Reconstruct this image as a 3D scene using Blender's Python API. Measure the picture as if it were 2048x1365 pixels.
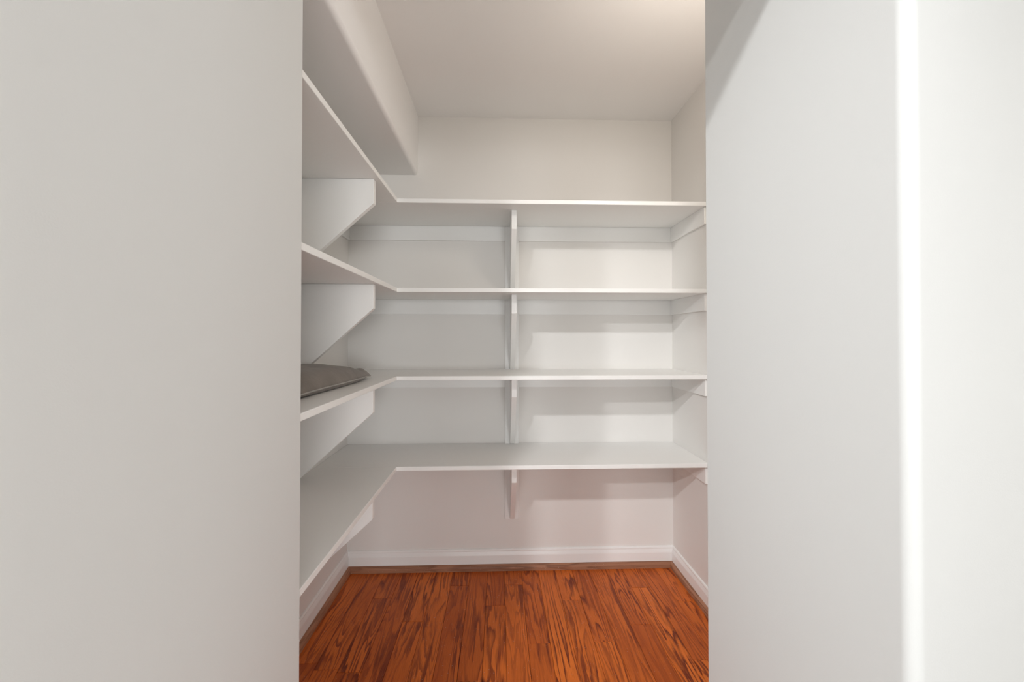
import bpy, bmesh, math, random
from mathutils import Vector, Matrix

for o in list(bpy.data.objects):
    bpy.data.objects.remove(o, do_unlink=True)
SC = bpy.context.scene
COL = SC.collection

# layout unit: 1 u = 2.711 mm (closet is 900 u = 2.44 m high); X right, Y up from
# eye level, Z depth from the camera.  V() turns it into metres.
U = 2.44 / 900.0
FLOOR, CEIL, HALL = -460.0, 440.0, 530.0
LW, RW, BW = -298.0, 351.0, 800.0          # inner faces of the closet walls
JL, JR, JB = -166.0, 180.0, 341.0          # jamb faces of the opening, closet side plane
def V(X, Y, Z):
    return Vector((X * U, Z * U, (Y - FLOOR) * U))

# ------------------------------------------------------------------ camera
cd = bpy.data.cameras.new('camera')
cam = bpy.data.objects.new('camera', cd)
COL.objects.link(cam)
cam.location = V(0, 0, 0)
cam.rotation_euler = (math.radians(90.61), 0, -math.atan(26 / 800.0))
cd.sensor_width = 36.0
cd.lens = 800.0 / 2048.0 * 36.0
cd.shift_y = -(682.5 - 665.5) / 2048.0
cd.clip_start = 0.02
SC.camera = cam

# ------------------------------------------------------------------ world, lamps, exposure
w = bpy.data.worlds.new('world')
SC.world = w
w.use_nodes = True
bg = w.node_tree.nodes['Background']
bg.inputs[0].default_value = (1.0, 1.0, 1.0, 1)
bg.inputs[1].default_value = 0.03

def add_light(name, data, loc, target):
    o = bpy.data.objects.new(name, data)
    o.location = loc
    o.rotation_euler = (target - loc).to_track_quat('-Z', 'Y').to_euler()
    COL.objects.link(o)
    return o
def spot(name, loc, target, power, angle, radius):          # recessed gimbal lamps in the hall ceiling
    l = bpy.data.lights.new(name, 'SPOT')
    l.energy = power; l.spot_size = math.radians(angle); l.spot_blend = 1.0; l.shadow_soft_size = radius
    l.color = (0.97, 0.99, 1.0)
    return add_light(name, l, loc, target)
spot('hall_lamp', V(-640, 526, -706), V(300, -240, 800), 205, 38, 0.05)
spot('hall_lamp', V(-316, 520, -300), V(290, -430, 860), 148, 64, 0.05)

def fill_light(name, loc, target, sx, sy, power):          # added unseen fill panels out in the hall, brightening closet and jambs
    l = bpy.data.lights.new(name, 'AREA')
    l.shape = 'RECTANGLE'; l.size = sx; l.size_y = sy; l.energy = power; l.color = (0.97, 0.99, 1.0)
    return add_light(name, l, loc, target)
fill_light('hall_fill_light', V(-1300, -20, -3600), V(0, -20, 300), 5.0, 2.2, 265)
fill_light('hall_fill_light', V(1300, -20, -3600), V(0, -20, 300), 5.0, 2.2, 520)
fill_light('hall_fill_light', V(1300, -60, -1400), V(-166, 0, 200), 1.3, 2.1, 200)

# added warm fill hidden behind the right jamb, brightening the upper closet
cl = bpy.data.lights.new('closet_fill', 'POINT')
cl.energy = 3.8; cl.shadow_soft_size = 0.05; cl.color = (1.0, 0.91, 0.80)
clo = bpy.data.objects.new('closet_fill', cl)
clo.location = V(225, 305, 405); COL.objects.link(clo)

SC.view_settings.view_transform = 'Standard'
SC.view_settings.look = 'None'
SC.view_settings.exposure = 0.10
SC.view_settings.gamma = 1.0
SC.view_settings.use_curve_mapping = False

# ------------------------------------------------------------------ materials
def new_mat(name):
    m = bpy.data.materials.new(name)
    m.use_nodes = True
    nt = m.node_tree
    return m, nt, nt.nodes['Principled BSDF']

def paint(name, col, rough, bump=0.0, scale=300.0, vary=0.015):
    m, nt, b = new_mat(name)
    b.inputs['Roughness'].default_value = rough
    tc = nt.nodes.new('ShaderNodeTexCoord')
    n = nt.nodes.new('ShaderNodeTexNoise')
    n.inputs['Scale'].default_value = 3.0
    n.inputs['Detail'].default_value = 4.0
    nt.links.new(tc.outputs['Object'], n.inputs['Vector'])
    mx = nt.nodes.new('ShaderNodeMix'); mx.data_type = 'RGBA'
    mx.inputs[6].default_value = (*[c * (1 - vary) for c in col], 1)
    mx.inputs[7].default_value = (*[min(1, c * (1 + vary)) for c in col], 1)
    nt.links.new(n.outputs['Fac'], mx.inputs[0])
    nt.links.new(mx.outputs[2], b.inputs['Base Color'])
    if bump:
        n2 = nt.nodes.new('ShaderNodeTexNoise')
        n2.inputs['Scale'].default_value = scale
        n2.inputs['Detail'].default_value = 2.0
        nt.links.new(tc.outputs['Object'], n2.inputs['Vector'])
        bp = nt.nodes.new('ShaderNodeBump')
        bp.inputs['Strength'].default_value = bump
        bp.inputs['Distance'].default_value = 0.002
        nt.links.new(n2.outputs['Fac'], bp.inputs['Height'])
        nt.links.new(bp.outputs['Normal'], b.inputs['Normal'])
    return m

def wood(name, ramp, fleck, rough, strength=1.0, along='Y', per_object=True):
    m, nt, b = new_mat(name)
    N, L = nt.nodes.new, nt.links.new
    tc = N('ShaderNodeTexCoord')
    oi = N('ShaderNodeObjectInfo')
    off = N('ShaderNodeVectorMath'); off.operation = 'MULTIPLY_ADD'
    comb = N('ShaderNodeCombineXYZ')
    for i in range(3):
        mm = N('ShaderNodeMath'); mm.operation = 'MULTIPLY'
        mm.inputs[1].default_value = (37.0, 91.0, 53.0)[i] if per_object else 0.0
        L(oi.outputs['Random'], mm.inputs[0]); L(mm.outputs[0], comb.inputs[i])
    add = N('ShaderNodeVectorMath'); add.operation = 'ADD'
    L(tc.outputs['Object'], add.inputs[0]); L(comb.outputs[0], add.inputs[1])
    def stretched(a, c):
        v = N('ShaderNodeVectorMath'); v.operation = 'MULTIPLY'
        v.inputs[1].default_value = (a, c, a) if along == 'Y' else (c, a, a)
        L(add.outputs[0], v.inputs[0]); return v
    def noise(vec, detail, dist=0.0, rough_=0.5):
        n = N('ShaderNodeTexNoise'); n.inputs['Scale'].default_value = 1.0
        n.inputs['Detail'].default_value = detail; n.inputs['Distortion'].default_value = dist
        n.inputs['Roughness'].default_value = rough_
        L(vec.outputs[0], n.inputs['Vector']); return n
    def math_(op, a, b_=None, c=None):
        x = N('ShaderNodeMath'); x.operation = op
        for i, q in enumerate((a, b_, c)):
            if q is None: continue
            if isinstance(q, (int, float)): x.inputs[i].default_value = q
            else: L(q, x.inputs[i])
        return x.outputs[0]
    # growth rings: contour lines of a noise field stretched along the grain
    field = noise(stretched(14.0, 1.25), 2.0, 0.35)
    wob = noise(stretched(110.0, 14.0), 3.0)
    ph = math_('MULTIPLY_ADD', field.outputs['Fac'], 11.0, math_('MULTIPLY', wob.outputs['Fac'], 0.55))
    fr = math_('FRACT', ph)
    edge = N('ShaderNodeMapRange'); edge.interpolation_type = 'SMOOTHSTEP'
    edge.inputs[1].default_value = 0.35; edge.inputs[2].default_value = 0.92
    L(fr, edge.inputs[0])
    fall = N('ShaderNodeMapRange'); fall.inputs[1].default_value = 0.90; fall.inputs[2].default_value = 1.0
    fall.inputs[3].default_value = 1.0; fall.inputs[4].default_value = 0.0
    L(fr, fall.inputs[0])
    ring = math_('MULTIPLY', edge.outputs[0], fall.outputs[0])
    patch = noise(stretched(9.0, 1.8), 2.0)
    pm = N('ShaderNodeMapRange'); pm.inputs[1].default_value = 0.36; pm.inputs[2].default_value = 0.66
    L(patch.outputs['Fac'], pm.inputs[0])
    pores = noise(stretched(420.0, 16.0), 2.0, 0.0, 0.6)
    pr = N('ShaderNodeMapRange'); pr.inputs[1].default_value = 0.42; pr.inputs[2].default_value = 0.72
    L(pores.outputs['Fac'], pr.inputs[0])
    dark = math_('MULTIPLY', ring, math_('MULTIPLY_ADD', pm.outputs[0], 0.80, 0.16))
    blot = noise(stretched(24.0, 2.2), 3.0, 0.6, 0.6)
    bm_ = N('ShaderNodeMapRange'); bm_.inputs[1].default_value = 0.56; bm_.inputs[2].default_value = 0.66
    bm_.interpolation_type = 'SMOOTHSTEP'
    L(blot.outputs['Fac'], bm_.inputs[0])
    dark = math_('MAXIMUM', dark, math_('MULTIPLY', bm_.outputs[0], 0.75))
    dark = math_('MULTIPLY_ADD', pr.outputs[0], 0.26, dark)
    tone = math_('MULTIPLY_ADD', oi.outputs['Random'], 0.17, math_('MULTIPLY', patch.outputs['Fac'], 0.46)) if per_object \
        else math_('MULTIPLY', patch.outputs['Fac'], 0.5)
    cr = N('ShaderNodeValToRGB')
    cr.color_ramp.elements[0].position = 0.05; cr.color_ramp.elements[0].color = (*ramp[0], 1)
    cr.color_ramp.elements[1].position = 0.55; cr.color_ramp.elements[1].color = (*ramp[1], 1)
    L(tone, cr.inputs[0])
    mx = N('ShaderNodeMix'); mx.data_type = 'RGBA'
    L(math_('MINIMUM', math_('MULTIPLY', dark, strength), 1.0), mx.inputs[0])
    L(cr.outputs[0], mx.inputs[6]); mx.inputs[7].default_value = (*fleck, 1)
    # pale dust specks
    dust = noise(stretched(260.0, 260.0), 0.0)
    dm = N('ShaderNodeMapRange'); dm.inputs[1].default_value = 0.815; dm.inputs[2].default_value = 0.84
    L(dust.outputs['Fac'], dm.inputs[0])
    mx2 = N('ShaderNodeMix'); mx2.data_type = 'RGBA'
    L(math_('MULTIPLY', dm.outputs[0], 0.6), mx2.inputs[0])
    L(mx.outputs[2], mx2.inputs[6]); mx2.inputs[7].default_value = (0.55, 0.45, 0.38, 1)
    L(mx2.outputs[2], b.inputs['Base Color'])
    b.inputs['Specular IOR Level'].default_value = 0.3
    rr = math_('MULTIPLY_ADD', pores.outputs['Fac'], 0.25, rough - 0.12)
    L(rr, b.inputs['Roughness'])
    bp = N('ShaderNodeBump'); bp.inputs['Strength'].default_value = 0.12; bp.inputs['Distance'].default_value = 0.001
    bp.invert = True
    L(dark, bp.inputs['Height']); L(bp.outputs['Normal'], b.inputs['Normal'])
    return m

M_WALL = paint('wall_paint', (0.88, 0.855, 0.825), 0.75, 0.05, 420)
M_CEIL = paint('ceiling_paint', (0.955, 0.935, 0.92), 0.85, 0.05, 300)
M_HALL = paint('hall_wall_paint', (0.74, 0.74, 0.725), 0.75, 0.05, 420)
M_SHELF = paint('shelf_enamel', (0.955, 0.945, 0.925), 0.38, 0.02, 150, 0.01)
M_TRIM = paint('trim_enamel', (0.95, 0.945, 0.93), 0.32, 0.01, 120, 0.008)
M_OAK = wood('oak_floor', ((0.40, 0.068, 0.010), (0.93, 0.235, 0.034)), (0.17, 0.025, 0.008), 0.45)
M_SHOE = wood('oak_shoe', ((0.34, 0.15, 0.08), (0.50, 0.25, 0.15)), (0.16, 0.065, 0.035), 0.5, 0.8)
M_SHOEX = wood('oak_shoe_across', ((0.34, 0.15, 0.08), (0.50, 0.25, 0.15)), (0.16, 0.065, 0.035), 0.5, 0.8, 'X')
M_BOUNCE = paint('hall_bounce_floor', (0.82, 0.80, 0.77), 0.5)  # made pale so the unseen hall floor bounces light into the closet
M_GAP = paint('subfloor_gap', (0.10, 0.03, 0.012), 0.8)

def cushion_mat(name, col, rough):
    m, nt, b = new_mat(name)
    N, L = nt.nodes.new, nt.links.new
    tc = N('ShaderNodeTexCoord')
    n = N('ShaderNodeTexNoise'); n.inputs['Scale'].default_value = 9.0; n.inputs['Detail'].default_value = 6.0
    n.inputs['Distortion'].default_value = 0.8
    L(tc.outputs['Object'], n.inputs['Vector'])
    cr = N('ShaderNodeValToRGB')
    cr.color_ramp.elements[0].position = 0.3; cr.color_ramp.elements[0].color = (*[c * 0.8 for c in col], 1)
    cr.color_ramp.elements[1].position = 0.75; cr.color_ramp.elements[1].color = (*[c * 1.25 for c in col], 1)
    L(n.outputs['Fac'], cr.inputs[0]); L(cr.outputs[0], b.inputs['Base Color'])
    n2 = N('ShaderNodeTexNoise'); n2.inputs['Scale'].default_value = 35.0; n2.inputs['Detail'].default_value = 5.0
    L(tc.outputs['Object'], n2.inputs['Vector'])
    bp = N('ShaderNodeBump'); bp.inputs['Strength'].default_value = 0.25; bp.inputs['Distance'].default_value = 0.004
    L(n2.outputs['Fac'], bp.inputs['Height']); L(bp.outputs['Normal'], b.inputs['Normal'])
    b.inputs['Roughness'].default_value = rough
    b.inputs['Sheen Weight'].default_value = 0.15
    return m
M_CUSH = cushion_mat('grey_cushion_fabric', (0.20, 0.168, 0.143), 0.55)
M_PIPE = cushion_mat('grey_cushion_piping', (0.36, 0.33, 0.30), 0.5)

# ------------------------------------------------------------------ mesh helpers
def finish(name, bm, mat, parent=None, origin=None, smooth=False):
    bmesh.ops.recalc_face_normals(bm, faces=bm.faces)
    me = bpy.data.meshes.new(name)
    origin = origin if origin is not None else Vector((0, 0, 0))
    bmesh.ops.translate(bm, verts=bm.verts, vec=-origin)
    bm.to_mesh(me); bm.free()
    me.materials.append(mat)
    if smooth:
        for p in me.polygons: p.use_smooth = True
    o = bpy.data.objects.new(name, me)
    COL.objects.link(o)
    if parent is not None:
        o.parent = parent
        o.location = origin - parent.location
    else:
        o.location = origin
    return o

def box_bm(x0, x1, y0, y1, z0, z1, bevel=0.0, seg=2):
    bm = bmesh.new()
    a, c = V(x0, y0, z0), V(x1, y1, z1)
    bmesh.ops.create_cube(bm, size=1.0)
    for v in bm.verts:
        v.co = Vector([(a[i] + c[i]) / 2 + v.co[i] * (c[i] - a[i]) for i in range(3)])
    if bevel:
        bmesh.ops.bevel(bm, geom=list(bm.edges), offset=bevel * U, segments=seg, profile=0.5, affect='EDGES')
    return bm

def prism_bm(loop_a, loop_b, bevel=0.0):
    """solid between two equal outlines (lists of V points)"""
    bm = bmesh.new()
    A = [bm.verts.new(p) for p in loop_a]; B = [bm.verts.new(p) for p in loop_b]
    n = len(A)
    bm.faces.new(A); bm.faces.new(list(reversed(B)))
    for i in range(n):
        bm.faces.new((A[i], B[i], B[(i + 1) % n], A[(i + 1) % n]))
    bmesh.ops.recalc_face_normals(bm, faces=bm.faces)
    if bevel:
        bmesh.ops.bevel(bm, geom=list(bm.edges), offset=bevel * U, segments=2, profile=0.5, affect='EDGES')
    return bm

def structure(o):
    o['kind'] = 'structure'
    return o

def thing(name, loc, label, cat, group=None):
    o = bpy.data.objects.new(name, None)
    o.empty_display_size = 0.1
    COL.objects.link(o); o.location = loc
    o['label'] = label; o['category'] = cat
    if group: o['group'] = group
    return o

def arc(cx, cy, r, a0, a1, n):
    return [(cx + r * math.cos(math.radians(a0 + (a1 - a0) * i / n)),
             cy + r * math.sin(math.radians(a0 + (a1 - a0) * i / n))) for i in range(n + 1)]

def plan_wall(name, outline, y0, y1, mat=M_WALL):
    """vertical wall from a plan outline [(X, Z), ...]"""
    bm = prism_bm([V(x, y0, z) for x, z in outline], [V(x, y1, z) for x, z in outline])
    o = finish(name, bm, mat)
    for p in o.data.polygons: p.use_smooth = True
    o.data.set_sharp_from_angle(angle=math.radians(30))
    return structure(o)

# ------------------------------------------------------------------ room shell
structure(finish('wall_back', box_bm(LW - 60, RW + 60, FLOOR - 20, CEIL + 95, BW, BW + 42), M_WALL))
structure(finish('wall_left', box_bm(LW - 42, LW, FLOOR - 20, CEIL + 95, 300, BW), M_WALL))
structure(finish('wall_right', box_bm(RW, RW + 42, FLOOR - 20, CEIL + 95, 300, BW), M_WALL))
structure(finish('ceiling', box_bm(LW, RW, CEIL, CEIL + 90, JB, BW), M_CEIL))
# hall ceiling above the camera
structure(finish('ceiling', box_bm(-1500, 1500, HALL, HALL + 30, -1700, JB), M_CEIL))

# bullnose cornered wall blocks either side of the opening
R, RB = 8.0, 5.2
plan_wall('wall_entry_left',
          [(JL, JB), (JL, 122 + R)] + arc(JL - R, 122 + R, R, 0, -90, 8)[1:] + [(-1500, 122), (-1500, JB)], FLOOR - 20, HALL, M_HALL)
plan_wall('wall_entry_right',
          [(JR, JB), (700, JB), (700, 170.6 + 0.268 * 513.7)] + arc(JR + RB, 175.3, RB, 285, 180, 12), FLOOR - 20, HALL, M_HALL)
structure(finish('wall_fill_block', box_bm(285, 315, FLOOR - 20, HALL, -450, 192), M_WALL))  # added out of view to keep fill light off the right front face
# wall above the closet opening, and an unseen stub added to shade the right jamb
structure(finish('wall_header', box_bm(JL, JR, 358, HALL, 300, JB), M_WALL))
structure(finish('wall_shadow_stub', box_bm(-12, JR + 8, 290, HALL, 135, 165), M_WALL))

# boxed soffit along the upper left, with a rounded lower corner
sr = 7.0
SX, SY = -161.6, 322.0
prof = [(LW, CEIL), (SX, CEIL)] + arc(SX - sr, SY + sr, sr, 0, -90, 8) + [(LW, SY)]
bm = prism_bm([V(x, y, JB) for x, y in prof], [V(x, y + 0.5, BW) for x, y in prof])
so = structure(finish('wall_soffit', bm, M_CEIL, smooth=True))
so.data.set_sharp_from_angle(angle=math.radians(30))

# ------------------------------------------------------------------ floor of oak planks
floor = structure(finish('floor', box_bm(LW, RW, FLOOR - 20, FLOOR - 2.2, 150, BW), M_GAP))
structure(finish('floor', box_bm(-1500, 1500, FLOOR - 20, FLOOR, -1700, 150), M_BOUNCE))
random.seed(11)
PW = 33.2
x_seams = [10.5 + PW * k for k in range(-10, 11)]
ends = {10.5: [746, 430], 43.7: [603, 330], -89.1: [746, 470], 143.3: [603, 360], 209.7: [637, 420],
        -288.3: [577, 380], -22.7: [690, 445], 76.9: [455], 110.1: [700, 520], 176.5: [500],
        -122.3: [505], -155.5: [655, 390], -188.7: [470], -221.9: [715, 560], -55.9: [540],
        242.9: [730, 470], 276.1: [565], 309.3: [690, 480]}
plank_count = 0
for xs in x_seams:
    x0, x1 = max(xs, LW), min(xs + PW, RW)
    if x1 - x0 < 4: continue
    zs = [BW] + ends.get(round(xs, 1), [random.uniform(480, 760)]) + [random.uniform(240, 290), 150]
    for za, zb in zip(zs[:-1], zs[1:]):
        dy = random.uniform(-0.12, 0.12)
        cx = V((x0 + x1) / 2, FLOOR, (za + zb) / 2)
        bm = box_bm(x0 + 0.18, x1 - 0.18, FLOOR - 3, FLOOR + dy, zb + 0.18, za - 0.18, 0.35, 1)
        finish('plank', bm, M_OAK, floor, cx)

# ------------------------------------------------------------------ baseboards with oak shoe moulding
BT = -420.5
def base_profile():     # (distance out of the wall, height)
    return [(0, FLOOR + 1), (4.6, FLOOR + 1), (4.6, BT - 12.0), (4.2, BT - 10.2), (2.9, BT - 6.0), (2.5, BT - 5.0),
            (3.1, BT - 4.4), (3.1, BT - 2.6), (2.2, BT - 0.6), (1.2, BT), (0, BT)]
def shoe_profile():
    return [(4.6, FLOOR), (10.6, FLOOR), (10.4, FLOOR + 5.5), (9.2, FLOOR + 8.6), (7.2, FLOOR + 10.6), (4.6, FLOOR + 11.2)]
def run(name, mat, prof, side, a, b, parent=None, inset=True):
    def pt(d, y, t, s):
        k = d if inset else 0.0
        if side == 'back': return V(t + s * k, y, BW - d)
        if side == 'left': return V(LW + d, y, t + s * k)
        return V(RW - d, y, t + s * k)
    la = [pt(d, y, a, 1 if side == 'back' else 0) for d, y in prof]
    lb = [pt(d, y, b, -1) for d, y in prof]
    o = finish(name, prism_bm(la, lb), mat, parent, (parent.location.copy() if parent else None))
    return o
for side, a, b in (('back', LW, RW), ('left', JB, BW), ('right', JB, BW)):
    bb = structure(run('baseboard_' + side, M_TRIM, base_profile(), side, a, b))
    run('shoe_molding', M_SHOEX if side == 'back' else M_SHOE, shoe_profile(), side, a, b, bb)

# ------------------------------------------------------------------ corner shelves
SF_Z, SF_X, TH = 659.0, -166.5, 7.0
tops = (227.2, 80.3, -64.5, -211.8)
labels = ('topmost white corner shelf, fixed highest, just below the boxed soffit',
          'second white corner shelf from the top, empty, between the topmost and the cushion shelf',
          'third white corner shelf from the top, carrying the grey cushion',
          'lowest white corner shelf, empty, fixed nearest the wooden floor')
def bracket_outline(length, front, drop, foot):
    return [(0, 0), (length, 0), (length, -front), (foot, -drop), (0, -drop)]
for i, top in enumerate(tops):
    und = top - TH
    s = thing('corner_shelf', V(LW, und, BW), labels[i], 'shelf', 'white corner shelves round the closet')
    o_ = s.location.copy()
    def part(name, bm, parent=s):
        return finish(name, bm, M_SHELF, parent, V(0, und, BW) if parent is s else None)
    part('back_board', box_bm(LW + 0.2, RW - 0.3, und, top, SF_Z, BW - 0.2, 0.7))
    part('left_board', box_bm(LW + 0.2, SF_X, und + 0.15, top, JB + 0.5, SF_Z - 0.15, 0.7))
    ch, ct = 29.0, 4.2
    part('cleat', box_bm(LW + ct, 12.0, und - ch, und, BW - ct, BW - 0.1, 0.5))
    part('cleat', box_bm(39.3, RW - ct, und - ch, und, BW - ct, BW - 0.1, 0.5))
    part('cleat', box_bm(LW + 0.1, LW + ct, und - ch, und, JB + 2, BW - 0.1, 0.5))
    part('cleat', box_bm(RW - ct, RW - 0.1, und - ch, und, 664, BW - 0.1, 0.5))
    # bracket on the back wall, on its backing plate
    pd = 142.0
    def plate_and_bracket(kind):
        if kind == 'back':
            plate = box_bm(12.2, 39.1, und - pd, und, BW - 5.0, BW - 0.1, 0.5)
            L = BW - 5.0 - 691.5
            ol = bracket_outline(L, 33.0, 139.5, 5.0)
            br = prism_bm([V(21.8, und + v, BW - 5.0 - u) for u, v in ol], [V(30.6, und + v, BW - 5.0 - u) for u, v in ol], 0.5)
        else:
            zb = 561.0
            plate = box_bm(LW + 0.1, LW + 5.0, und - pd, und, zb - 9.2, zb + 17.8, 0.5)
            L = -174.5 - (LW + 5.0)
            ol = bracket_outline(L, 34.0, 139.5, 1.5)
            br = prism_bm([V(LW + 5.0 + u, und + v, zb) for u, v in ol], [V(LW + 5.0 + u, und + v, zb + 8.8) for u, v in ol], 0.5)
        org = V(0, und, BW)
        b_ = finish('bracket', br, M_SHELF, s, org)
        p_ = finish('wall_plate', plate, M_SHELF, None, org)
        p_.parent = b_; p_.location = (0, 0, 0)
    plate_and_bracket('back')
    plate_and_bracket('left')

# ------------------------------------------------------------------ grey cushion on the third shelf
def make_cushion():
    base = V(-250, tops[2], 515)
    c = thing('cushion', base, 'flat taupe grey cushion with an upturned corner, lying on the third shelf', 'cushion')
    hx, hz = 50.0, 115.0
    n, mseg = 26, 44
    def seam_pt(u, v):      # outline of the seam in plan, u,v in -1..1 on the border
        x = -245.5 + hx * u * (1 - 0.05 * (1 - v * v) * abs(u))
        z = 510 + hz * v * (1 - 0.03 * (1 - u * u) * abs(v))
        # gently crooked long edge
        x += 3.0 * math.sin(v * 2.6 + 0.6) * (u + 1) / 2
        # the far right corner pulls out into a tip
        k = max(0, u) ** 6 * max(0, v) ** 10
        z += 4 * k; x -= 4 * k
        return x, z
    def lift(u, v):
        w = max(0.0, min(1.0, (v - 0.72) / 0.24)); w = w * w * (3 - 2 * w)
        return w * (7.5 * math.exp(-((u - 0.74) / 0.17) ** 2) - 2.5 * max(0, u) ** 6)
    def wrinkle(u, v):
        return 1.0 * math.sin(7 * u + 5 * v) * math.sin(6 * v - 3 * u) * (1 - u ** 4) * (1 - v ** 4)
    rnd = tops[2]
    bm = bmesh.new()
    up, dn = [], []
    for j in range(mseg + 1):
        v = -1 + 2 * j / mseg
        ru, rd = [], []
        for i2 in range(n + 1):
            u = -1 + 2 * i2 / n
            x, z = seam_pt(u, v)
            prof_ = max(0, (1 - abs(u) ** 2.6)) ** 0.62 * max(0, (1 - abs(v) ** 3.2)) ** 0.85
            seam_y = rnd + 6.0 + lift(u, v) + 5.0 * max(0, -u)
            y1 = seam_y + 21.5 * prof_ + wrinkle(u, v)
            y0 = max(rnd + 0.15, seam_y - 9.0 * prof_ ** 0.6)
            edge_ = abs(u) > 0.999 or abs(v) > 0.999
            a = bm.verts.new(V(x, seam_y if edge_ else y1, z))
            ru.append(a)
            rd.append(a if edge_ else bm.verts.new(V(x, y0, z)))
        up.append(ru); dn.append(rd)
    for j in range(mseg):
        for i2 in range(n):
            bm.faces.new((up[j][i2], up[j][i2 + 1], up[j + 1][i2 + 1], up[j + 1][i2]))
            q = (dn[j][i2], dn[j + 1][i2], dn[j + 1][i2 + 1], dn[j][i2 + 1])
            try: bm.faces.new(q)
            except ValueError: pass
    cover = finish('cover', bm, M_CUSH, c, base, smooth=True)
    # piping along the seam
    ring = [( -1 + 2 * t / 40, -1) for t in range(40)] + [(1, -1 + 2 * t / 60) for t in range(60)] + \
           [(1 - 2 * t / 40, 1) for t in range(40)] + [(-1, 1 - 2 * t / 60) for t in range(60)]
    bm = bmesh.new(); rings = []
    pts = []
    for u, v in ring:
        x, z = seam_pt(u, v)
        pts.append(V(x, rnd + 6.0 + lift(u, v) + 5.0 * max(0, -u), z))
    m = len(pts); r = 0.9 * U
    for k in range(m):
        t = (pts[(k + 1) % m] - pts[k - 1]).normalized()
        s_ = t.cross(Vector((0, 0, 1))).normalized(); n_ = s_.cross(t)
        rings.append([bm.verts.new(pts[k] + (s_ * math.cos(a) + n_ * math.sin(a)) * r) for a in [q * math.pi / 3 for q in range(6)]])
    for k in range(m):
        A, B = rings[k], rings[(k + 1) % m]
        for q in range(6):
            bm.faces.new((A[q], B[q], B[(q + 1) % 6], A[(q + 1) % 6]))
    finish('piping', bm, M_PIPE, c, base, smooth=True)
make_cushion()
